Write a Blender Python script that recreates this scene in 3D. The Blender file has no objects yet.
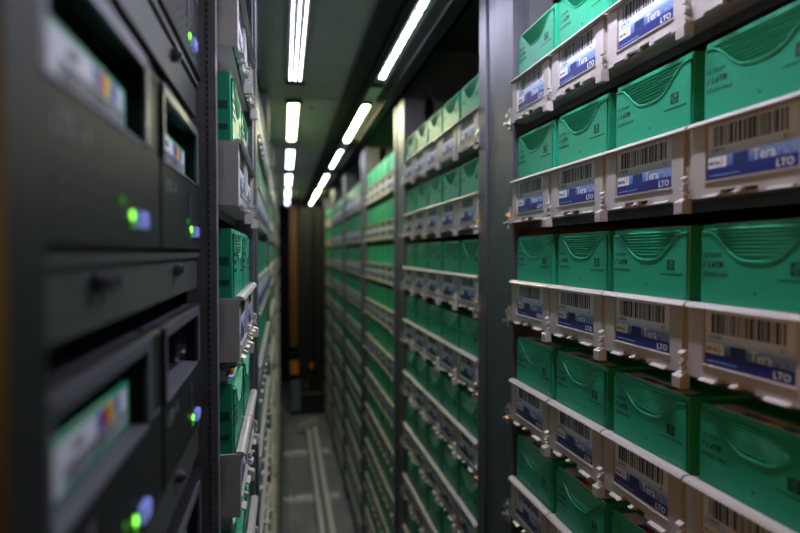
import bpy, math, random
from mathutils import Vector
random.seed(7)
C = bpy.context.scene.collection
scene = bpy.context.scene

# ------------------------------------------------------------------ camera, world, exposure
F_PX = 597.0                      # focal length in pixels of an 800 px wide frame
cam_d = bpy.data.cameras.new('camera'); cam = bpy.data.objects.new('camera', cam_d); C.objects.link(cam)
cam_d.sensor_width = 36.0; cam_d.lens = F_PX/800*36
cam_d.clip_start = 0.01; cam_d.clip_end = 60
cam.location = (0, 0, 0)
cam.rotation_euler = (math.radians(90-1.39), 0, -math.atan(116/F_PX))
cam_d.dof.use_dof = True; cam_d.dof.focus_distance = 0.57; cam_d.dof.aperture_fstop = 4.2
scene.camera = cam
w = bpy.data.worlds.new('world'); scene.world = w; w.use_nodes = True
w.node_tree.nodes['Background'].inputs[0].default_value = (0.55, 0.6, 0.75, 1)
w.node_tree.nodes['Background'].inputs[1].default_value = 0.012
vs = scene.view_settings
vs.view_transform = 'Standard'; vs.look = 'None'; vs.gamma = 1; vs.use_curve_mapping = False
vs.exposure = 0.12
COLD = (0.82, 0.81, 1.0); WARM = (1.0, 0.95, 0.55)
LAMP_L = [5, 9, 9, 14, 8, 9, 10]       # emission of the aisle lamps, section by section
LAMP_R = [430, 38, 75, 34, 12, 60, 24]   # emission of the lamps along the right racks
# added warm fill behind the camera, tints the right racks amber
fill_l = bpy.data.lights.new('warm_fill', 'POINT'); fill_l.energy = 1.8; fill_l.color = (1.0, 0.45, 0.07)
fill_l.shadow_soft_size = 0.05
fill_lo = bpy.data.objects.new('warm_fill', fill_l); C.objects.link(fill_lo); fill_lo.location = (-0.12, -0.12, 0.02)

# ------------------------------------------------------------------ layout (metres, camera at the origin, aisle along +Y)
PITCH, VP = 0.115, 0.128          # tray pitch along the aisle, row pitch
SEC, Y0, NSEC = 0.71, 0.157, 6    # section period, start of first section
XR, XL = 0.2900, -0.036           # tray fronts, right and left
ZTOP, NROW = 0.22, 11             # lip height of the top row, rows
ZF, ZC, ZR = -1.20, 0.384, 0.50   # floor, aisle ceiling, rack roof
DEP = 0.262                       # rack depth
YEND = 5.6

# ------------------------------------------------------------------ materials
MATS = {}
def mat(name, col, rough=0.5, metal=0.0, noise=0.0, scale=40, bump=0.0, emit=None, spec=0.5, coat=0.0, stretch=None):
    m = bpy.data.materials.new(name); m.use_nodes = True
    nt = m.node_tree; b = nt.nodes['Principled BSDF']
    c = (col[0], col[1], col[2], 1)
    b.inputs['Base Color'].default_value = c
    b.inputs['Roughness'].default_value = rough
    b.inputs['Metallic'].default_value = metal
    b.inputs['Specular IOR Level'].default_value = spec
    b.inputs['Coat Weight'].default_value = coat
    if emit:
        b.inputs['Emission Color'].default_value = (*emit[0], 1); b.inputs['Emission Strength'].default_value = emit[1]
    if noise or bump:
        tc = nt.nodes.new('ShaderNodeTexCoord'); n = nt.nodes.new('ShaderNodeTexNoise')
        n.inputs['Scale'].default_value = scale; n.inputs['Detail'].default_value = 5
        src = tc.outputs['Object']
        if stretch:
            mp = nt.nodes.new('ShaderNodeMapping'); mp.inputs['Scale'].default_value = stretch
            nt.links.new(src, mp.inputs['Vector']); src = mp.outputs['Vector']
        nt.links.new(src, n.inputs['Vector'])
        if noise:
            r = nt.nodes.new('ShaderNodeValToRGB')
            r.color_ramp.elements[0].position = 0.3; r.color_ramp.elements[1].position = 0.7
            r.color_ramp.elements[0].color = (*[x*(1-noise) for x in col], 1)
            r.color_ramp.elements[1].color = (*[min(1, x*(1+noise)) for x in col], 1)
            nt.links.new(n.outputs['Fac'], r.inputs['Fac']); nt.links.new(r.outputs['Color'], b.inputs['Base Color'])
        if bump:
            bp = nt.nodes.new('ShaderNodeBump'); bp.inputs['Strength'].default_value = bump; bp.inputs['Distance'].default_value = 0.001
            nt.links.new(n.outputs['Fac'], bp.inputs['Height']); nt.links.new(bp.outputs['Normal'], b.inputs['Normal'])
    MATS[name] = m
    return m
mat('green', (0.020, 0.37, 0.20), 0.38, noise=0.06, scale=60, bump=0.05)
mat('green_dark', (0.005, 0.10, 0.05), 0.6, noise=0.05)
mat('tray', (0.52, 0.475, 0.45), 0.30, noise=0.04, scale=30, bump=0.03)
mat('tray_beige', (0.42, 0.37, 0.29), 0.5, noise=0.04)  # beige backing of the tray's corner channel
mat('ink', (0.012, 0.012, 0.02), 0.6, noise=0.05)
mat('ink_green', (0.012, 0.06, 0.045), 0.6, noise=0.05)
mat('paper', (0.78, 0.80, 0.86), 0.45, noise=0.02)
mat('white_print', (0.85, 0.87, 0.92), 0.45, noise=0.02)
mat('pale_print', (0.30, 0.42, 0.72), 0.45, noise=0.02)
mat('navy_print', (0.02, 0.03, 0.16), 0.4, noise=0.04)
mat('orange_print', (0.80, 0.22, 0.02), 0.4, noise=0.04)
mat('red_print', (0.55, 0.03, 0.03), 0.4, noise=0.04)
mat('yellow_print', (0.85, 0.62, 0.02), 0.4, noise=0.04)
mat('blue_print', (0.04, 0.12, 0.50), 0.4, noise=0.04)
mat('steel', (0.22, 0.22, 0.26), 0.48, metal=1.0, noise=0.10, scale=8, bump=0.04, stretch=(30, 30, 1))
mat('steel_bright', (0.80, 0.80, 0.84), 0.22, metal=1.0, noise=0.04)
mat('alu', (0.86, 0.86, 0.90), 0.35, metal=0.05, noise=0.05)
mat('steel_dark', (0.10, 0.10, 0.12), 0.45, metal=0.7, noise=0.10, scale=20)
mat('panel_grey', (0.22, 0.21, 0.225), 0.42, metal=0.4, noise=0.10, scale=12)
mat('ceil', (0.44, 0.45, 0.46), 0.42, metal=0.3, noise=0.14, scale=6, bump=0.05)
mat('beam', (0.030, 0.029, 0.030), 0.75, spec=0.2, noise=0.10)
mat('black', (0.012, 0.012, 0.013), 0.5, noise=0.10)
mat('robot', (0.009, 0.008, 0.008), 0.40, noise=0.10)
mat('robot_panel', (0.16, 0.19, 0.26), 0.4, noise=0.05)
mat('robot_brown', (0.16, 0.075, 0.03), 0.25, noise=0.10)
mat('amber', (0.75, 0.28, 0.02), 0.4, noise=0.05)
mat('floor', (0.36, 0.40, 0.45), 0.30, metal=0.3, noise=0.20, scale=10)
mat('drive', (0.014, 0.017, 0.018), 0.50, spec=0.25, noise=0.10, scale=50, bump=0.04)
mat('drive_grey', (0.17, 0.17, 0.20), 0.38, metal=0.4, noise=0.08, scale=30)
mat('cab', (0.085, 0.09, 0.085), 0.45, metal=0.3, noise=0.14, scale=14)
mat('cab_post', (0.32, 0.31, 0.33), 0.42, metal=0.6, noise=0.12, scale=60)
mat('drive_print', (0.30, 0.31, 0.33), 0.5, noise=0.05)
mat('led_green', (0.1, 0.6, 0.05), 0.4, emit=((0.25, 1.0, 0.05), 2.2), noise=0.02)
mat('led_green_dim', (0.04, 0.25, 0.02), 0.4, emit=((0.2, 1.0, 0.05), 0.12), noise=0.02)
mat('button_blue', (0.12, 0.15, 0.55), 0.35, emit=((0.30, 0.38, 1.0), 0.30), noise=0.02)
KIND = ['led', 'led', 'warm', 'led', 'cold', 'warm', 'led']
for k_, kd in enumerate(KIND):
    for sd, LAMP in (('L', LAMP_L), ('R', LAMP_R)):
        mat('lamp_glow_%s%d' % (sd, k_), (0.9, 0.9, 0.9), 0.4, emit=(dict(led=COLD, warm=WARM, cold=(0.92, 0.97, 1.0))[kd], LAMP[k_]), noise=0.01)
mat('lamp_body', (0.12, 0.125, 0.13), 0.5, metal=0.2, noise=0.05)
mat('cap_green', (0.02, 0.45, 0.06), 0.35, noise=0.05)

def label_material():
    m = bpy.data.materials.new('tray_label_print'); m.use_nodes = True
    nt = m.node_tree; b = nt.nodes['Principled BSDF']; b.inputs['Roughness'].default_value = 0.4
    tc = nt.nodes.new('ShaderNodeTexCoord'); s = nt.nodes.new('ShaderNodeSeparateXYZ'); r = nt.nodes.new('ShaderNodeValToRGB')
    nt.links.new(tc.outputs['Generated'], s.inputs[0]); nt.links.new(s.outputs['Z'], r.inputs['Fac'])
    e = r.color_ramp.elements
    e[0].position = 0; e[0].color = (0.012, 0.015, 0.13, 1)
    e[1].position = 1; e[1].color = (0.76, 0.79, 0.88, 1)
    for p, c in ((0.20, (0.02, 0.03, 0.22)), (0.225, (0.10, 0.16, 0.45)), (0.36, (0.17, 0.30, 0.62)), (0.46, (0.55, 0.66, 0.88)), (0.56, (0.76, 0.79, 0.88))):
        q = e.new(p); q.color = (*c, 1)
    nt.links.new(r.outputs['Color'], b.inputs['Base Color'])
    MATS['label'] = m
label_material()

# ------------------------------------------------------------------ mesh helpers
class MB:
    def __init__(s): s.v = []; s.f = []
    def box(s, x0, x1, y0, y1, z0, z1):
        n = len(s.v)
        s.v += [(x, y, z) for z in (z0, z1) for y in (y0, y1) for x in (x0, x1)]
        s.f += [tuple(n+i for i in q) for q in ((0,2,3,1), (4,5,7,6), (0,1,5,4), (2,6,7,3), (0,4,6,2), (1,3,7,5))]
        return s
    def cbox(s, x0, x1, y0, y1, z0, z1, b):
        """box with its vertical and front edges chamfered by b (front is y0)"""
        n = len(s.v)
        def ring(y, i): return [(x0+i, y, z0+i), (x1-i, y, z0+i), (x1-i, y, z1-i), (x0+i, y, z1-i)]
        s.v += ring(y0, b)+ring(y0+b, 0)+ring(y1-b, 0)+ring(y1, b)
        s.f += [(n, n+1, n+2, n+3), (n+15, n+14, n+13, n+12)]
        for k in range(3):
            for i in range(4):
                a = n+4*k+i; c = n+4*k+(i+1) % 4
                s.f.append((a, a+4, c+4, c))
        return s
    def prism(s, pts, a0, a1, axis='y'):
        """polygon pts (2D) extruded along an axis; y: pts are (x,z); x: pts are (y,z); z: pts are (x,y)"""
        n = len(s.v); k = len(pts)
        for a in (a0, a1):
            for p, q in pts:
                s.v.append((p, a, q) if axis == 'y' else ((a, p, q) if axis == 'x' else (p, q, a)))
        s.f.append(tuple(n+i for i in range(k))); s.f.append(tuple(n+2*k-1-i for i in range(k)))
        for i in range(k):
            j = (i+1) % k
            s.f.append((n+i, n+k+i, n+k+j, n+j))
        return s
    def cyl(s, c, r, a0, a1, axis='y', seg=14, rz=None):
        rz = rz or r
        cx, cz = c
        return s.prism([(cx+r*math.cos(2*math.pi*i/seg), cz+rz*math.sin(2*math.pi*i/seg)) for i in range(seg)], a0, a1, axis)
    def holed_plate(s, x0, x1, z0, z1, cx, cz, rx, rz, y0, y1, seg=24):
        """plate in the xz plane with an elliptical hole"""
        n = len(s.v)
        ang = [2*math.pi*i/seg for i in range(seg)]
        def edge(a):
            dx, dz = math.cos(a), math.sin(a); t = 1e9
            if abs(dx) > 1e-9: t = min(t, ((x1-cx) if dx > 0 else (x0-cx))/dx)
            if abs(dz) > 1e-9: t = min(t, ((z1-cz) if dz > 0 else (z0-cz))/dz)
            return (cx+dx*t, cz+dz*t)
        cor = [math.atan2(z-cz, x-cx) % (2*math.pi) for x in (x0, x1) for z in (z0, z1)]
        ang = sorted(set(ang+cor)); k = len(ang)
        for y in (y0, y1):
            for a in ang: s.v.append((cx+rx*math.cos(a), y, cz+rz*math.sin(a)))
            for a in ang:
                e = edge(a); s.v.append((e[0], y, e[1]))
        for i in range(k):
            j = (i+1) % k
            s.f.append((n+i, n+j, n+k+j, n+k+i))
            s.f.append((n+2*k+i, n+3*k+i, n+3*k+j, n+2*k+j))
            s.f.append((n+i, n+2*k+i, n+2*k+j, n+j))
            s.f.append((n+k+i, n+k+j, n+3*k+j, n+3*k+i))
        return s
    def merge(s, o, off=(0, 0, 0), rot=0):
        n = len(s.v); c, q = math.cos(rot), math.sin(rot)
        s.v += [(x*c-y*q+off[0], x*q+y*c+off[1], z+off[2]) for x, y, z in o.v]
        s.f += [tuple(n+i for i in f) for f in o.f]
        return s
    def mesh(s, name, m):
        me = bpy.data.meshes.new(name); me.from_pydata(s.v, [], s.f); me.update()
        import bmesh
        bm = bmesh.new(); bm.from_mesh(me); bmesh.ops.recalc_face_normals(bm, faces=bm.faces); bm.to_mesh(me); bm.free()
        me.materials.append(MATS[m]); return me
def obj(name, me, parent=None, loc=(0, 0, 0), rz=0):
    o = bpy.data.objects.new(name, me); C.objects.link(o)
    o.parent = parent; o.location = loc; o.rotation_euler = (0, 0, rz)
    return o
def tag(o, label=None, cat=None, group=None, kind=None):
    if label: o['label'] = label
    if cat: o['category'] = cat
    if group: o['group'] = group
    if kind: o['kind'] = kind
    return o
def thing(name, label, cat, loc=(0, 0, 0), rz=0, group=None):
    return tag(obj(name, None, None, loc, rz), label, cat, group)
def text_mesh(name, txt, size, m, x, y, z, align='LEFT', shear=0.0, bold=0.0, width=None):
    """lettering standing in the xz plane facing -y, as mesh data"""
    cu = bpy.data.curves.new(name, 'FONT'); cu.body = txt; cu.size = size; cu.align_x = align; cu.shear = shear
    cu.offset = bold; cu.extrude = 0.00008; cu.resolution_u = 2
    t = bpy.data.objects.new(name, cu); C.objects.link(t)
    bpy.context.view_layer.update()
    me = bpy.data.meshes.new_from_object(t.evaluated_get(bpy.context.evaluated_depsgraph_get()))
    bpy.data.objects.remove(t); bpy.data.curves.remove(cu)
    xs = [v.co.x for v in me.vertices]; k = 1
    if width: k = width/(max(xs)-min(xs))
    for v in me.vertices:
        v.co = Vector((v.co.x*k+x, y-v.co.z, v.co.y+z))
    me.name = name; me.materials.clear(); me.materials.append(MATS[m])
    return me
def ordn(i): return ('first', 'second', 'third', 'fourth', 'fifth', 'sixth', 'seventh', 'eighth', 'ninth', 'tenth', 'eleventh')[i]
def sec_y(k): return Y0+SEC*k                      # k = 0.. : near edge of section
def rot_of(side): return -math.pi/2 if side == 'R' else math.pi/2

# ------------------------------------------------------------------ structure
floor = tag(obj('floor', MB().box(-0.33, 0.60, -0.6, YEND, ZF-0.05, ZF).mesh('floor', 'floor')), 'dark grey metal floor of the aisle', kind='structure')
wl = tag(obj('wall_left', MB().box(-0.36, -0.33, -0.6, YEND, ZF-0.05, ZR+0.05).mesh('wall_left', 'steel_dark')), 'dark outer wall behind the left racks', kind='structure')
wr = tag(obj('wall_right', MB().box(0.60, 0.63, -0.6, YEND, ZF-0.05, ZR+0.05).mesh('wall_right', 'steel_dark')), 'dark outer wall behind the right racks', kind='structure')
we = tag(obj('wall_end', MB().box(-0.36, 0.63, YEND, YEND+0.03, ZF-0.05, ZR+0.05).mesh('wall_end', 'black')), 'black end wall of the aisle', kind='structure')
ceil = tag(obj('ceiling', MB().box(-0.33, 0.60, -0.6, YEND, ZR, ZR+0.03).mesh('ceiling', 'steel_dark')), 'dark grey metal roof above racks and aisle', kind='structure')
pan = MB().box(-0.046, 0.143, 0.004, SEC-0.004, ZC, ZC+0.012)
pan2 = MB().box(0.194, 0.232, 0.004, SEC-0.004, ZC+0.004, ZC+0.014)
pan_m = pan.mesh('ceiling_panel', 'ceil'); pan2_m = pan2.mesh('lamp_recess', 'ceil')
seam_m = MB().box(-0.046, 0.143, -0.012, 0.012, ZC+0.006, ZC+0.010).mesh('ceiling_seam', 'beam')
hole_m = MB().cyl((0.074, 0.11), 0.0075, ZC-0.0006, ZC+0.004, 'z', 18).mesh('hole', 'black')
stud_m = MB().cyl((0.118, 0.02), 0.003, ZC-0.002, ZC+0.004, 'z', 10).mesh('screw', 'steel_bright')
for k in range(-1, 8):
    y = Y0+SEC*k-0.0675
    if y+SEC > YEND: continue
    obj('ceiling_panel', pan_m, ceil, (0, y, 0)); obj('recess_panel', pan2_m, ceil, (0, y, 0))
    obj('seam_strip', seam_m, ceil, (0, y, 0)); obj('ceiling_hole', hole_m, ceil, (0, y, 0))
    obj('screw', stud_m, ceil, (0, y, 0)); obj('screw', stud_m, ceil, (-0.14, y, 0))
bm_ = MB()
bm_.box(0.143, 0.160, -0.6, YEND, ZC-0.012, ZC+0.02).box(0.160, 0.182, -0.6, YEND, ZC-0.004, ZC+0.02).box(0.182, 0.194, -0.6, YEND, ZC-0.012, ZC+0.02)
tag(obj('trim_1', bm_.mesh('trim_1', 'beam')), 'black guide channel along the ceiling', kind='structure')
tag(obj('trim_2', MB().box(0.232, 0.252, -0.6, YEND, ZC+0.003, ZC+0.02).box(0.252, 0.283, -0.6, YEND, ZC-0.004, ZC+0.02).box(0.276, 0.283, -0.6, YEND, ZC-0.004, ZR).mesh('trim_2', 'beam')),
    'black edge beam between ceiling lamps and right racks', kind='structure')
tag(obj('trim_3', MB().box(-0.052, -0.046, -0.6, YEND, ZC-0.004, ZR).mesh('trim_3', 'ceil')), 'grey edge strip above the left racks', kind='structure')

# ------------------------------------------------------------------ ceiling lamps, one pair for each section
def led_lamp(name, label, glow, xw, rows, chip, gap, length, loc, group):
    t = thing(name, label, 'lamp', loc, 0, group)
    obj('housing', MB().box(-xw/2, xw/2, -length/2-0.012, length/2+0.012, -0.004, 0).mesh('lamp_housing', 'lamp_body'), t)
    n = int(length/(chip+gap))
    for r in range(rows):
        x = (r-(rows-1)/2)*(xw/rows)*0.92
        b = MB()
        for i in range(n):
            y = -length/2+(i+0.5)*(chip+gap)
            wd = xw/rows*(0.14 if rows > 1 else 0.24)
            b.box(x-wd, x+wd, y-chip/2, y+chip/2, -0.0065, -0.004)
        tag(obj('led_row', b.mesh('led_row', glow), t), kind='stuff')
    obj('end_cap', MB().box(-xw/2-0.004, xw/2+0.004, length/2+0.012, length/2+0.026, -0.008, 0).mesh('end_cap', 'beam'), t)
    return t
def tube_lamp(name, label, xw, length, m, loc, group):
    t = thing(name, label, 'lamp', loc, 0, group)
    obj('housing', MB().box(-xw/2, xw/2, -length/2-0.012, length/2+0.012, -0.004, 0).mesh('lamp_housing', 'lamp_body'), t)
    pts = [(xw*0.40*math.cos(a), -0.004-0.006*math.sin(a)) for a in [math.pi*i/8 for i in range(9)]]
    obj('diffuser', MB().prism(pts, -length/2, length/2, 'y').mesh('diffuser', m), t)
    obj('end_cap', MB().box(-xw/2-0.004, xw/2+0.004, -length/2-0.026, -length/2-0.012, -0.008, 0).mesh('end_cap', 'cap_green' if xw < 0.03 else 'beam'), t)
    return t
for k in range(7):
    yc = sec_y(k)+0.2875-0.055
    for xx, wd, where in ((0.026, 0.034, 'over the aisle centre'), (0.213, 0.020, 'along the right racks')):
        lab = f"{dict(led='bluish white LED', warm='warm yellowish', cold='plain white')[KIND[k]]} ceiling strip lamp {where}, {ordn(k-1)+' one in view' if k else 'above the nearest tapes'}"
        L = 0.50 if k else 0.25
        if k == 0: yc = 0.50
        z = ZC if xx < 0.1 else ZC+0.004
        if KIND[k] == 'led':
            if xx < 0.1: led_lamp('ceiling_lamp', lab, 'lamp_glow_L%d' % k, wd, 3, 0.009, 0.0045, L, (xx, yc, z), 'ceiling strip lamps')
            else: led_lamp('ceiling_lamp', lab, 'lamp_glow_R%d' % k, wd, 1, 0.030, 0.012, L, (xx, yc, z), 'ceiling strip lamps')
        else:
            tube_lamp('ceiling_lamp', lab, wd, L, 'lamp_glow_%s%d' % ('L' if xx < 0.1 else 'R', k), (xx, yc, z), 'ceiling strip lamps')

# ------------------------------------------------------------------ racks (local frame: x along the front, y into the rack, z up)
POST_W = SEC-5*PITCH                 # 0.135
def post_mesh():
    b = MB(); h0, h1 = ZF, ZR
    b.box(-POST_W/2, POST_W/2, 0.006, 0.022, h0, h1)
    b.box(-POST_W/2, -POST_W/2+0.030, 0.0, 0.006, h0, h1)
    b.box(POST_W/2-0.060, POST_W/2, 0.0, 0.006, h0, h1)
    b.box(-POST_W/2+0.034, POST_W/2-0.064, 0.003, 0.006, h0, h1)
    return b
post_m = post_mesh().mesh('post', 'steel')
side_m = MB().holed_plate(0, DEP, ZF, ZR, 0.046, 0.348, 0.014, 0.034, -0.002, 0.002).mesh('side_panel', 'panel_grey')
back_m = MB().box(-2.5*PITCH, 2.5*PITCH, DEP-0.003, DEP, ZF, ZR).mesh('back_panel', 'steel_dark')
shelf_m = MB().box(-2.5*PITCH, 2.5*PITCH, 0.02, DEP-0.003, -0.0035, 0).box(-2.5*PITCH, 2.5*PITCH, 0.02, 0.023, -0.008, -0.0035).mesh('shelf', 'steel_dark')
brk = MB().box(-0.004, 0.004, -0.003, 0.006, -0.012, 0.016).box(-0.0075, 0.0, -0.0055, -0.003, 0.004, 0.010).cyl((-0.004, -0.004), 0.003, -0.008, -0.003, 'y', 10)
brk_m = brk.mesh('bracket', 'steel_bright')
def rack(side, k):
    n = 5; x = XR if side == 'R' else XL
    yc = sec_y(k)+0.2875
    who = f"{('nearest' if k == 0 else ordn(k))} {'right' if side == 'R' else 'left'}-hand rack frame" if k == 0 else f"{ordn(k)} {'right' if side == 'R' else 'left'}-hand rack frame from the camera"
    t = thing('rack_frame', f"grey sheet steel upright and shelves, {who}", 'rack', (x, yc, 0), rot_of(side), 'rack frames')
    far = -1 if side == 'R' else 1          # local x towards the far end
    fx = far*(2.5*PITCH+POST_W/2)
    obj('post', post_m, t, (fx, 0, 0), 0 if side == 'R' else 0)
    # side panels at both flanks of the bay
    for sgn in (far, -far):
        if sgn == -far and k == 0: continue
        o = obj('side_panel', side_m, t, (sgn*(2.5*PITCH+0.003), 0, 0)); o.rotation_euler = (0, 0, math.pi/2)
        o.location = (sgn*(2.5*PITCH+0.003), 0.0225, 0)
        o.scale = ((DEP-0.0225)/DEP, 1, 1)
    if side == 'L' and k == 0:
        me = MB().box(0.5*PITCH, 2.5*PITCH, DEP-0.003, DEP, ZF, ZR).mesh('back_panel', 'steel_dark'); obj('back_panel', me, t)
        sm = MB().box(0.5*PITCH, 2.5*PITCH, 0.02, DEP-0.003, -0.0035, 0).box(0.5*PITCH, 2.5*PITCH, 0.02, 0.023, -0.008, -0.0035).mesh('shelf', 'steel_dark')
    else:
        obj('back_panel', back_m, t); sm = shelf_m
    for r in range(NROW):
        z = ZTOP-VP*r-0.054
        obj('shelf', sm, t, (0, 0, z))
        if side == 'R' and k <= 2:
            obj('bracket', brk_m, t, (far*(2.5*PITCH+0.0045), 0, z+0.004))
            if k > 0: obj('bracket', brk_m, t, (-far*(2.5*PITCH+0.0045), 0, z+0.004))
    return t
for side in 'RL':
    for k in range(NSEC): rack(side, k)

# ------------------------------------------------------------------ tape trays
TD = 0.236; HX = PITCH/2-0.0004
LX0, LX1, LZ0, LZ1 = -0.0410, 0.0350, 0.0120, 0.0492
def tray_body(level):
    b = MB()
    if level >= 2:
        b.box(-HX, 0.0500, 0.0022, 0.0034, 0.004, 0.0515)                    # panel behind the label
        b.box(-HX, LX0-0.001, 0, 0.0022, 0.004, 0.0515)
        b.box(LX1+0.001, 0.0500, 0, 0.0022, 0.004, 0.0515)
        b.box(LX0-0.001, LX1+0.001, 0, 0.0022, 0.004, LZ0-0.0012)
        b.box(LX0-0.0016, LX1+0.0016, -0.0010, 0.0022, LZ0-0.0018, LZ0-0.0008)   # ledge under the label
        # notched bottom edge with little feet
        for x0, x1 in ((-HX, -0.027), (-0.0135, -0.0080), (0.006, 0.0500)):
            b.box(x0, x1, 0, 0.0034, 0.0, 0.004)
        b.prism([(-0.0036, -0.0005), (-0.0036, 0.0001), (0.0, 0.0017), (0.0, -0.0005)], -0.0430, -0.0275, 'x')
        b.prism([(-0.0036, 0.0005), (-0.0036, 0.0011), (0.0, 0.0027), (0.0, 0.0005)], -0.0135, -0.0085, 'x')
        b.prism([(-0.0036, -0.0005), (-0.0036, 0.0001), (0.0, 0.0017), (0.0, -0.0005)], 0.0150, 0.0340, 'x')
        # rounded lip
        b.prism([(-0.0020, 0.0500), (-0.0046, 0.0504), (-0.0044, 0.0512), (-0.0026, 0.0532), (-0.0006, 0.0540), (0.0034, 0.0540), (0.0034, 0.0506)], -HX+0.0006, HX-0.0006, 'x')
        # recessed corner channel
        b.box(0.0500, HX, 0.0024, 0.0036, 0.0, 0.0515)
        # stepped studs in the channel
        for i, (xx, zz) in enumerate(((0.0532, 0.0160), (0.0552, 0.0120), (0.0530, 0.0085), (0.0545, 0.0050))):
            wv = 0.0036 if i == 0 else 0.0022
            b.prism([(-0.0040, zz-0.0011), (-0.0040, zz-0.0004), (0.0, zz+0.0018), (0.0, zz-0.0011)], xx-wv/1.2, xx+wv/1.2, 'x')
    else:
        b.box(-HX, HX, 0, 0.0034, 0.0, 0.0515)
        b.box(-HX, HX, -0.003, 0.0034, 0.0510, 0.0540)
        b.box(-0.0430, -0.0275, -0.0045, 0.001, -0.0005, 0.0018)
        b.box(0.0150, 0.0340, -0.0045, 0.001, -0.0005, 0.0018)
    # walls and floor
    b.box(-HX, -HX+0.002, 0.0034, TD, 0.0, 0.0520).box(HX-0.002, HX, 0.0036, TD, 0.0, 0.0520)
    b.box(-HX+0.002, HX-0.002, TD-0.002, TD, 0.0, 0.0520).box(-HX+0.002, HX-0.002, 0.005, TD-0.002, 0.0, 0.0025)
    return b
body_hi = tray_body(2).mesh('tray_body', 'tray'); body_lo = tray_body(1).mesh('tray_body_far', 'tray')
clip_m = MB().prism([(-0.0060, -0.0100), (-0.0062, -0.0016), (-0.0050, -0.0006), (0.0, 0.0016), (0.002, 0.0016), (0.002, -0.0100)], 0.0475, 0.0570, 'x').mesh('corner_clip', 'tray')
chan_m = MB().box(0.0502, HX-0.0002, 0.0018, 0.0023, 0.019, 0.0505).mesh('channel', 'tray_beige')
label_m = MB().box(LX0, LX1, 0.0012, 0.0022, LZ0, LZ1).mesh('label', 'label')
label_lo = MB().box(LX0, LX1, -0.0006, 0.0, LZ0, LZ1).mesh('label_far', 'label')
def barcode_mesh(seed, y, n=26):
    rr = random.Random(seed); b = MB(); x = LX0+0.006; end = LX1-0.005
    while x < end-0.003:
        wv = rr.choice((0.0009, 0.0009, 0.0018, 0.0026)); g = rr.choice((0.0008, 0.0008, 0.0016))
        b.box(x, min(x+wv, end), y-0.0001, y, LZ1-0.0150, LZ1-0.0015); x += wv+g
    return b.mesh('barcode', 'ink')
BAR = [barcode_mesh(s, 0.0012) for s in range(5)]; BAR_LO = [barcode_mesh(s, -0.0006) for s in range(3)]
Yl = 0.0012
CODE = [text_mesh('code_lettering', c, 0.0042, 'ink', LX0+0.0035, Yl, LZ1-0.0190, width=0.0125) for c in ('LU4020A', 'LU40A04', 'LU4021A', 'LU4006A', 'LU4017A')]
CODE2 = [text_mesh('suffix_lettering', c, 0.0038, 'ink', LX1-0.0115, Yl, LZ1-0.0195) for c in ('A2', 'A3', 'A1', 'A2', 'A4')]
TERA = text_mesh('brand_lettering', 'Tera', 0.0095, 'white_print', 0.0000, Yl-0.0001, LZ0+0.0085, width=0.0180, bold=0.0001)
PACK = text_mesh('brand_lettering', 'Pack', 0.0095, 'pale_print', 0.0190, Yl-0.0001, LZ0+0.0085, width=0.0155, bold=0.0001)
LTO = text_mesh('format_lettering', 'LTO', 0.0066, 'white_print', 0.0185, Yl-0.0001, LZ0+0.0014, width=0.0125, bold=0.00008)
SPEC = text_mesh('logo_lettering', 'SPECTRA', 0.0033, 'ink', LX0+0.0015, Yl-0.0002, LZ0+0.0098, width=0.0105)
logo_m = MB().prism([(LX0+0.0004, LZ0+0.0076), (LX0+0.0180, LZ0+0.0076), (LX0+0.0180, LZ0+0.0152), (LX0+0.0004, LZ0+0.0152)], Yl-0.0001, Yl, 'y').mesh('logo_panel', 'white_print')
sw = []
for i in range(9):
    a = math.radians(70-140*i/8); sw.append((LX0+0.0118+0.0030*math.cos(a), LZ0+0.0114+0.0030*math.sin(a)))
for i in range(9):
    a = math.radians(-70+140*i/8); sw.append((LX0+0.0112+0.0026*math.cos(a), LZ0+0.0114+0.0030*math.sin(a)))
swoosh_m = MB().prism(sw, Yl-0.0002, Yl-0.0001, 'y').mesh('logo_swoosh', 'orange_print')
square_m = MB().box(-0.0170, -0.0035, Yl-0.0001, Yl, LZ0+0.0078, LZ0+0.0152).mesh('navy_square', 'navy_print')
line_m = MB().box(LX0+0.002, LX0+0.030, Yl-0.0001, Yl, LZ0+0.0022, LZ0+0.0028).mesh('small_print', 'pale_print')

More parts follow.
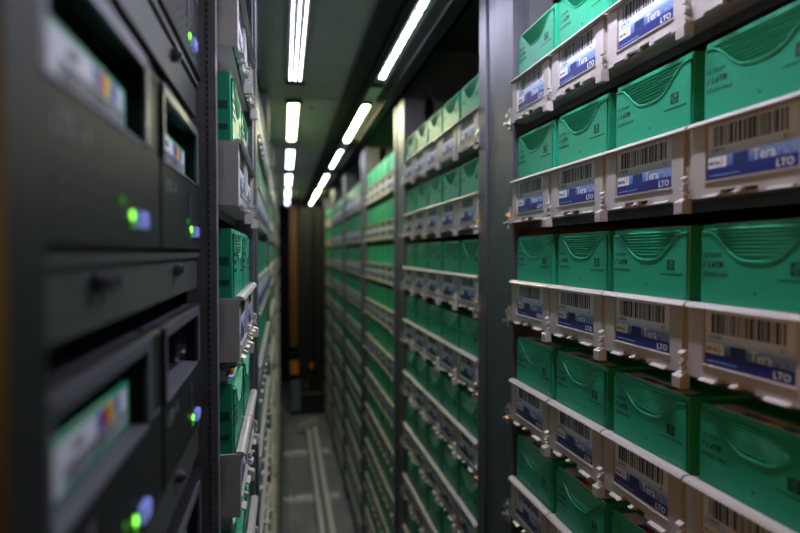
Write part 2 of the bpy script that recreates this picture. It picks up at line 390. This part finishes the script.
# ------------------------------------------------------------------ tape cartridges (label edge on top, wide face to the aisle)
CW, CH, CT = 0.102, 0.1054, 0.0215
def arc(x):
    t = min(1.0, abs(x)/0.044)
    return CH-0.0055-0.0205*(0.5+0.5*math.cos(math.pi*t**1.5))
def cart_shell():
    b = MB(); c = 0.0010; N = 28
    xs = [-CW/2+c+(CW-2*c)*i/N for i in range(N+1)]
    # face below the curve (y = 0) and scooped face above it (y = 0.0012)
    n = len(b.v)
    for x in xs: b.v += [(x, 0, c), (x, 0, arc(x)), (x, 0.0013, arc(x)+0.0008), (x, 0.0013, CH-c)]
    for i in range(N):
        q = n+4*i
        for k in range(3): b.f.append((q+k, q+4+k, q+5+k, q+1+k))
    # chamfers and the rest of the box
    n = len(b.v)
    ring0 = [(-CW/2+c, 0, c), (CW/2-c, 0, c), (CW/2-c, 0.0013, CH-c), (-CW/2+c, 0.0013, CH-c)]
    ring1 = [(-CW/2, c, 0), (CW/2, c, 0), (CW/2, c+0.0013, CH), (-CW/2, c+0.0013, CH)]
    ring2 = [(-CW/2, CT-c, 0), (CW/2, CT-c, 0), (CW/2, CT-c, CH), (-CW/2, CT-c, CH)]
    ring3 = [(-CW/2+c, CT, c), (CW/2-c, CT, c), (CW/2-c, CT, CH-c), (-CW/2+c, CT, CH-c)]
    b.v += ring0+ring1+ring2+ring3
    b.f.append((n+15, n+14, n+13, n+12))
    for k in range(3):
        for i in range(4):
            a = n+4*k+i; d = n+4*k+(i+1) % 4
            b.f.append((a, a+4, d+4, d))
    return b
shell_m = cart_shell().mesh('shell', 'green')
shell_lo = MB().cbox(-CW/2, CW/2, 0, CT, 0, CH, 0.001).mesh('shell_far', 'green')
rib = MB()
for i in range(8):
    z = CH-0.0040-i*0.0025
    hw = 0.0
    x = 0.0
    while x < 0.046 and arc(x)+0.0016 < z: x += 0.0004; hw = x
    if hw > 0.004: rib.prism([(0.0013, z-0.0007), (-0.0002, z-0.0005), (-0.0003, z-0.0001), (0.0013, z+0.0009)], -hw, hw, 'x')
rib_m = rib.mesh('grip_ridges', 'green')
bead = MB(); N = 30
for i in range(N):
    x0 = -CW/2+0.002+(CW-0.004)*i/N; x1 = -CW/2+0.002+(CW-0.004)*(i+1)/N
    n = len(bead.v)
    for x in (x0, x1):
        for (yy, dz) in ((0.0, -0.0011), (-0.0008, -0.0004), (-0.0007, 0.0005), (0.0010, 0.0011)): bead.v.append((x, yy, arc(x)+dz))
    for k in range(3): bead.f.append((n+k, n+4+k, n+5+k, n+1+k))
bead_m = bead.mesh('curved_bead', 'green')
pin_m = MB().cyl((0.0, 0.0590), 0.0012, -0.0001, 0.0006, 'y', 12).mesh('pin_hole', 'green_dark')
T1 = text_mesh('small_lettering', 'ULTRIUM', 0.0042, 'ink_green', -0.0475, -0.0001, CH-0.0230, width=0.0165)
T2 = text_mesh('size_lettering', '/ 1.6TB', 0.0054, 'ink', -0.0480, -0.0001, CH-0.0300, width=0.0200, shear=0.25, bold=0.00018)
T3 = text_mesh('small_lettering', 'REWRITABLE', 0.0040, 'ink_green', -0.0478, -0.0001, CH-0.0365, width=0.0240)
T4 = text_mesh('web_lettering', 'www.hp.com/go/media', 0.0026, 'ink_green', 0.0180, -0.0001, CH-0.0375, width=0.0270)
lg = MB().holed_plate(0.0268, 0.0362, CH-0.0337, CH-0.0257, 0.0315, CH-0.0297, 0.0033, 0.0032, -0.0001, 0.0)
lg_m = lg.mesh('logo', 'ink')
hp_m = text_mesh('logo_lettering', 'hp', 0.0060, 'ink', 0.0315, -0.0001, CH-0.0312, align='CENTER', shear=0.3)
tl_m = MB().box(-0.040, 0.040, 0.003, CT-0.003, CH, CH+0.0002).mesh('top_label', 'paper')
def blocks(cols, z, y0, y1, x0, wd, horizontal=True):
    out = []
    for i, c in enumerate(cols):
        if not c: continue
        out.append((MB().box(x0+i*wd, x0+(i+1)*wd*1.0-0.0003*0, y0, y1, z, z+0.0001), c))
    return out
TOPB = [('colour_block', b.mesh('colour_block', c)) for b, c in blocks(['', 'blue_print', 'red_print', 'yellow_print', 'blue_print', 'yellow_print'], CH+0.0002, 0.004, 0.011, -0.028, 0.011)]
NOTCH = [MB().box(a, b_, 0.004, 0.014, CH-z1, CH-z0).mesh('edge_notch', 'green_dark') for a, b_ in ((CW/2-0.0002, CW/2+0.0003), (-CW/2-0.0003, -CW/2+0.0002)) for z0, z1 in ((0.0235, 0.030), (0.0425, 0.047))]
side_rib = MB()
for i in range(30):
    yy = 0.012+i*0.0022
    for sx in (-1,):
        side_rib.box(sx*HX if sx < 0 else HX-0.0002, -HX+0.0002 if sx < 0 else HX+0.0002, yy, yy+0.0010, 0.020, 0.048)
side_rib_m = side_rib.mesh('side_ribs', 'tray')

# ------------------------------------------------------------------ fill the racks
MAT_INV = cam.rotation_euler.to_matrix().inverted()
def px(p):
    q = MAT_INV @ Vector(p)
    if q.z > -0.05: return None
    return (400+F_PX*q.x/-q.z, 266.5-F_PX*q.y/-q.z)
slots = []
for side in 'RL':
    for k in range(NSEC):
        for c in range(5):                 # c counts from the near end
            if side == 'L' and k == 0 and c < 3: continue
            for r in range(NROW):
                yc = sec_y(k)+(c+0.5)*PITCH; z = ZTOP-VP*r-0.054
                X = XR if side == 'R' else XL
                pts = [px((X, yc+dy, z+dz)) for dy in (-PITCH/2, PITCH/2) for dz in (0, 0.110)]
                area = 0
                if all(pts):
                    x0 = max(0, min(p[0] for p in pts)); x1 = min(800, max(p[0] for p in pts))
                    y0 = max(0, min(p[1] for p in pts)); y1 = min(533, max(p[1] for p in pts))
                    if x1 > x0 and y1 > y0: area = (x1-x0)*(y1-y0)
                slots.append((area, side, k, c, r, X, yc, z))
slots.sort(key=lambda s: -s[0])
rest_trays, rest_carts = MB(), MB()
lo_tray_geo, lo_cart_geo = tray_body(1), MB().cbox(-CW/2, CW/2, 0, CT, 0, CH, 0.001)
plain_cart = MB().box(-CW/2, CW/2, 0, CT-0.001, 0, CH)
for n, (area, side, k, c, r, X, yc, z) in enumerate(slots):
    rz = rot_of(side); d = 1 if side == 'R' else -1
    jit = random.uniform(-0.0012, 0.0012); cy = 0.0045+random.uniform(-0.0006, 0.0006)
    cart_loc = (X+d*cy, yc+jit, z+0.0042)
    for q in range(1, 10):                 # the cartridges standing behind the front one
        if side == 'L' and k > 1 and q > 2: break
        if k > 2 and q > 3: break
        rest_carts.merge(plain_cart, (X+d*(cy+0.0222*q), yc+jit, z+0.0042), rz)
    if n >= 300 or area < 2:
        rest_trays.merge(lo_tray_geo, (X, yc, z), rz); rest_carts.merge(lo_cart_geo, cart_loc, rz)
        continue
    row = 'top row' if r == 0 else f'{ordn(r)} row from top'
    if k == 0: where = f"{ordn(4-c)} from the far post, nearest {'right' if side == 'R' else 'left'} rack"
    else: where = f"{ordn(c)} from near end, {ordn(k)} {'right' if side == 'R' else 'left'} rack"
    detail = k == 0 or (k == 1 and side == 'R')
    t = thing('tape_tray', f"grey tape tray, {row}, {where}", 'tray', (X, yc, z), rz, 'tape trays in the racks')
    v = random.randrange(5)
    obj('body', body_hi if detail else body_lo, t)
    if detail:
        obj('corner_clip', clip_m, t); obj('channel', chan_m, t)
        lb = obj('label', label_m, t)
        obj('barcode', BAR[v], lb); obj('logo_panel', logo_m, lb); obj('navy_square', square_m, lb)
        obj('brand_lettering', TERA, lb); obj('brand_lettering', PACK, lb); obj('format_lettering', LTO, lb)
        if k == 0:
            obj('code_lettering', CODE[v], lb); obj('code_lettering', CODE2[v], lb)
            obj('logo_lettering', SPEC, lb); obj('logo_swoosh', swoosh_m, lb); obj('small_print', line_m, lb)
        if side == 'L': obj('side_ribs', side_rib_m, t)
    else:
        lb = obj('label', label_lo, t)
        if k == 2 and side == 'R': obj('barcode', BAR_LO[v % 3], lb)
    lab = f"green tape cartridge, {row}, {where}"
    if detail:
        q = thing('tape_cartridge', lab, 'cartridge', cart_loc, rz, 'tape cartridges standing in the trays')
        obj('shell', shell_m, q); obj('grip_ridges', rib_m, q); obj('curved_bead', bead_m, q)
        l1 = obj('logo', lg_m, q); obj('logo_lettering', hp_m, l1)
        obj('capacity_lettering', T2, q)
        if k == 0:
            obj('pin_hole', pin_m, q); obj('lettering', T1, q); obj('lettering', T3, q); obj('web_lettering', T4, q)
            if side == 'L':
                for me in NOTCH: obj('edge_notch', me, q)
            tl = obj('top_label', tl_m, q)
            for nm, me in TOPB: obj(nm, me, tl)
    else:
        tag(obj('tape_cartridge', shell_lo, None, cart_loc, rz), lab, 'cartridge', 'tape cartridges standing in the trays')
if rest_trays.v:
    tag(obj('tape_trays', rest_trays.mesh('tape_trays', 'tray')), 'distant grey tape trays filling the rest of the racks', 'trays', kind='stuff')
tag(obj('tape_cartridges', rest_carts.mesh('tape_cartridges', 'green')), 'green tape cartridges packed behind the front ones', 'cartridges', kind='stuff')

# ------------------------------------------------------------------ drive cabinet on the left (local x -> +Y, y -> -X)
DX = -0.062; DW, DH = 0.157, 0.089
cab = thing('drive_cabinet', 'dark metal drive cabinet close on the left with slotted post', 'cabinet', (DX, 0.325, 0), math.pi/2)
def part(name, b, m, p=cab): return obj(name, b.mesh(name, m), p)
part('post', MB().box(0.160, 0.173, -0.0105, 0.012, ZF, ZR), 'cab_post')
pl = MB()
for i in range(200):
    z = -0.55+i*0.0050
    pl.box(0.1596, 0.160, -0.0050, -0.0040, z, z+0.0030)
tag(part('post_slots', pl, 'black'), kind='stuff')
part('back_panel', MB().box(-0.50, 0.157, 0.24, 0.243, ZF, ZR), 'steel_dark')
part('side_panel', MB().box(0.169, 0.173, 0.012, 0.24, ZF, ZR), 'steel_dark')
part('light_block_panel', MB().box(-0.187, -0.185, 0.012, 0.24, ZF, ZR), 'steel_dark')  # unseen panel added to stop the warm fill leaking through the gaps
part('end_post', MB().box(-0.185, -0.163, -0.004, 0.012, ZF, ZR), 'drive')
DROWS = [0.258, 0.130, 0.0, -0.128, -0.256, -0.384]
for i, z in enumerate(DROWS):
    part('shelf', MB().box(-0.163, 0.157, 0.002, 0.24, z-0.0040, z-0.0005), 'cab')
    part('filler_panel', MB().box(-0.163, 0.157, 0.004, 0.007, z-0.0270, z-0.0045), 'cab')
    for x in (-0.098, -0.084, 0.060):
        part('thumb_screw', MB().cyl((x, z-0.0105), 0.0042, 0.000, 0.004, 'y', 14).cyl((x, z-0.0105), 0.0024, -0.002, 0.000, 'y', 12), 'steel')
# the drives
def bezel():
    b = MB(); X0, X1 = -DW/2+0.001, DW/2-0.001; wx0, wx1, wz0, wz1 = X0+0.006, X0+0.122, 0.049, 0.083
    b.cbox(X0, X1, 0, 0.008, 0.001, wz0, 0.0012); b.cbox(X0, X1, 0, 0.008, wz1, DH, 0.0012)
    b.box(X0, wx0, 0.0008, 0.008, wz0, wz1); b.box(wx1, X1, 0.0008, 0.008, wz0, wz1)
    return b, (wx0, wx1, wz0, wz1)
bz, W_ = bezel(); wx0, wx1, wz0, wz1 = W_
bez_m = bz.mesh('bezel', 'drive')
tr_m = MB().box(wx0-0.004, wx1+0.004, -0.0010, 0.0010, wz1, wz1+0.0055).box(wx1, wx1+0.008, -0.0010, 0.0010, wz0, wz1+0.004).box(wx0-0.004, wx0, -0.0010, 0.0010, wz0, wz1+0.004).mesh('window_frame', 'drive_grey')
sill_m = MB().prism([(0.012, wz0), (0.012, wz0+0.0010), (0.0, wz0+0.0002), (-0.0008, wz0-0.0012), (0.0, wz0-0.002)], wx0, wx1, 'x').mesh('window_sill', 'drive_grey')
case = MB().box(-DW/2+0.002, DW/2-0.002, 0.008, 0.20, 0.001, wz0-0.001).box(-DW/2+0.002, DW/2-0.002, 0.008, 0.20, wz1+0.001, DH-0.001)
case.box(-DW/2+0.002, wx0-0.001, 0.008, 0.20, wz0-0.001, wz1+0.001).box(wx1+0.001, DW/2-0.002, 0.008, 0.20, wz0-0.001, wz1+0.001).box(wx0-0.001, wx1+0.001, 0.15, 0.20, wz0-0.001, wz1+0.001)
case_m = case.mesh('casing', 'steel_dark')
slot_m = MB()
for i in range(11):
    x = -0.066+i*0.0125
    slot_m.box(x, x+0.0095, -0.0002, 0.0006, 0, 0.0026)
slot_m = slot_m.mesh('vent_row', 'black')
but_m = MB().cbox(0.026, 0.038, -0.0032, 0.001, 0.0103, 0.0175, 0.0008).mesh('button', 'button_blue')
lg1 = MB().cyl((0.0190, 0.0152), 0.0020, -0.0010, 0.0006, 'y', 12, 0.0022).mesh('status_led', 'led_green')
lg2 = MB().cyl((0.0190, 0.0107), 0.0018, -0.0010, 0.0006, 'y', 12, 0.0016).mesh('status_led', 'led_green_dim')
lg3 = MB().cyl((0.0030, 0.0200), 0.0017, -0.0010, 0.0006, 'y', 12).mesh('status_led', 'led_green_dim')
dt = text_mesh('model_lettering', 'LTO - 4', 0.0095, 'drive_print', -0.066, -0.0001, 0.0335, width=0.030)
latch_m = MB().box(0.010, 0.013, -0.001, 0.001, 0.018, 0.040).mesh('latch', 'drive_grey')
arm_m = MB().prism([(0.020, wz0+0.004), (0.036, wz0+0.010), (0.036, wz0+0.013), (0.018, wz0+0.007)], 0.008, 0.011, 'y').cyl((0.034, wz0+0.011), 0.003, 0.006, 0.012, 'y', 10).mesh('loader_arm', 'steel_bright')
# loaded cartridge lying flat, label edge outwards
lc = MB().cbox(-0.051, 0.051, 0.0, 0.100, 0.0, 0.0215, 0.001)
lc_m = lc.mesh('shell', 'green')
ll_m = MB().box(-0.046, 0.046, -0.0003, 0.0, 0.0030, 0.0185).mesh('label', 'paper')
lb_b = MB(); x = -0.030; rr = random.Random(3)
while x < 0.043:
    wv = rr.choice((0.0010, 0.0016, 0.0024)); lb_b.box(x, x+wv, -0.0004, -0.0003, 0.0032, 0.0100); x += wv+rr.choice((0.001, 0.0018))
lb_m = lb_b.mesh('barcode', 'ink')
LCOL = [MB().box(0.004+i*0.0075, 0.004+(i+1)*0.0075, -0.0004, -0.0003, 0.0105, 0.0183).mesh('colour_block', c) for i, c in enumerate(('blue_print', 'red_print', 'yellow_print', 'blue_print'))]
lbt = text_mesh('label_lettering', 'A04', 0.006, 'ink', -0.022, -0.0004, 0.0122)
RW = ('top', 'upper', 'middle', 'lower', 'bottom', 'lowest')
for ri, z in enumerate(DROWS[1:5]):
    for ci, yc in enumerate((0.167+DW/2, 0.327+DW/2)):
        near = 'nearer' if ci == 0 else 'farther'
        t = thing('tape_drive', f"black tape drive with blue button, {near} one in {('top', 'second', 'third', 'lowest')[ri]} row of left cabinet", 'drive', (DX, yc, z), math.pi/2, 'tape drives in the cabinet')
        bb = obj('bezel', bez_m, t); obj('window_frame', tr_m, bb); obj('window_sill', sill_m, bb)
        obj('casing', case_m, t); obj('button', but_m, t)
        obj('status_led', lg1, t); obj('status_led', lg2, t); obj('status_led', lg3, t)
        for q in range(4): obj('vent_row', slot_m, t, (0, 0, 0.0060+q*0.0062))
        obj('model_lettering', dt, t)
        if ci == 1: obj('latch', latch_m, t)
        if (ri, ci) in ((1, 0), (1, 1), (2, 0)):
            y0 = yc-DW/2+0.001+0.064
            k_ = thing('tape_cartridge', f"green tape cartridge with colour label loaded in {near} {('', 'second', 'third')[ri]} row drive", 'cartridge', (DX-0.0062, y0, z+0.0502), math.pi/2, 'cartridges loaded in drives')
            obj('shell', lc_m, k_); lb = obj('label', ll_m, k_); obj('barcode', lb_m, lb); obj('label_lettering', lbt, lb)
            for me in LCOL: obj('colour_block', me, lb)
        else:
            obj('loader_arm', arm_m, t)

# ------------------------------------------------------------------ robot, its floor rail and cross beams
rail = thing('floor_rail', 'bright aluminium robot guide rail running along the aisle floor', 'rail', (0.176, 0, ZF))
obj('rail_base', MB().box(-0.040, 0.040, 0.4, 4.05, 0.0, 0.012).mesh('rail_base', 'panel_grey'), rail)
obj('rail_bar', MB().box(-0.034, -0.012, 0.4, 4.05, 0.012, 0.032).mesh('rail_bar', 'alu'), rail)
obj('rail_bar', MB().box(0.004, 0.030, 0.4, 4.05, 0.012, 0.045).mesh('rail_bar', 'alu'), rail)
obj('end_bracket', MB().prism([(-0.100, 0.0), (-0.020, 0.030), (0.010, 0.060), (0.034, 0.060), (0.034, 0.085), (0.010, 0.090), (-0.100, 0.050)], 3.95, 4.02, 'y').mesh('end_bracket', 'tray'), rail)
cb = MB().box(-0.005, 0.262, -0.035, 0.035, 0.0, 0.010); cb.box(-0.005, 0.262, -0.040, -0.030, 0.0, 0.016)
cb_m = cb.mesh('beam_body', 'alu')
bolt_m = MB().cyl((0.012, 0.0), 0.010, 0.010, 0.022, 'z', 12).mesh('bolt', 'steel_bright')
for i, yy in enumerate((2.16, 2.90, 3.57)):
    t = thing('cross_beam', f"bright metal cross beam on the aisle floor, {('nearest', 'middle', 'farthest')[i]} one", 'beam', (0, yy, ZF), 0, 'floor cross beams')
    # cut around the rail: two pieces
    obj('beam_body', MB().box(-0.005, 0.135, -0.028, 0.028, 0.0, 0.014).mesh('beam_body', 'alu'), t)
    obj('beam_body', MB().box(0.217, 0.262, -0.028, 0.028, 0.0, 0.014).mesh('beam_body', 'alu'), t)
    obj('bolt', bolt_m, t, (0, 0, 0.004)); obj('bolt', bolt_m, t, (0.030, 0, 0.004))
lr = tag(obj('cable_channel', MB().box(-0.010, 0.004, 0.5, 4.4, 0.0, 0.05).box(0.016, 0.022, 0.5, 4.4, 0.0, 0.012).mesh('cable_channel', 'lamp_body')), 'pale metal cable channel along the foot of the left racks', 'channel')
lr.location = (-0.012, 0, ZF)
rb = thing('picker_robot', 'black tape picker robot on its mast at the aisle end', 'robot', (0.19, 4.45, ZF))
def rp(name, b, m, p=rb): return obj(name, b.mesh(name, m), p)
H = 0.34-ZF
rp('mast', MB().cbox(-0.085, 0.020, 0.0, 0.10, 0.16, H, 0.006), 'robot')
rp('mast', MB().cbox(0.030, 0.098, 0.0, 0.10, 0.16, H, 0.006), 'robot')
rp('mast_web', MB().box(0.020, 0.030, 0.03, 0.10, 0.16, H), 'robot')
rp('cover_panel', MB().cbox(-0.150, -0.090, 0.0, 0.06, 0.50, H, 0.004), 'robot_brown')
cg = rp('carriage', MB().cbox(-0.15, 0.10, -0.02, 0.14, 0.02, 0.16, 0.006), 'robot')
rp('carriage_panel', MB().cbox(-0.145, -0.075, -0.032, -0.02, 0.03, 0.26, 0.003), 'robot_panel', cg)
rp('warning_label', MB().box(-0.146, -0.090, -0.002, 0.0, 0.30, 0.40), 'amber')
rp('warning_label', MB().box(-0.004, 0.016, -0.002, 0.0, 0.34, 0.38), 'amber')
rp('sensor', MB().cbox(-0.040, -0.020, -0.014, 0.0, 0.17, 0.24, 0.002), 'lamp_body')
rp('arm', MB().box(-0.15, -0.085, 0.01, 0.05, 0.44, 0.47), 'robot')
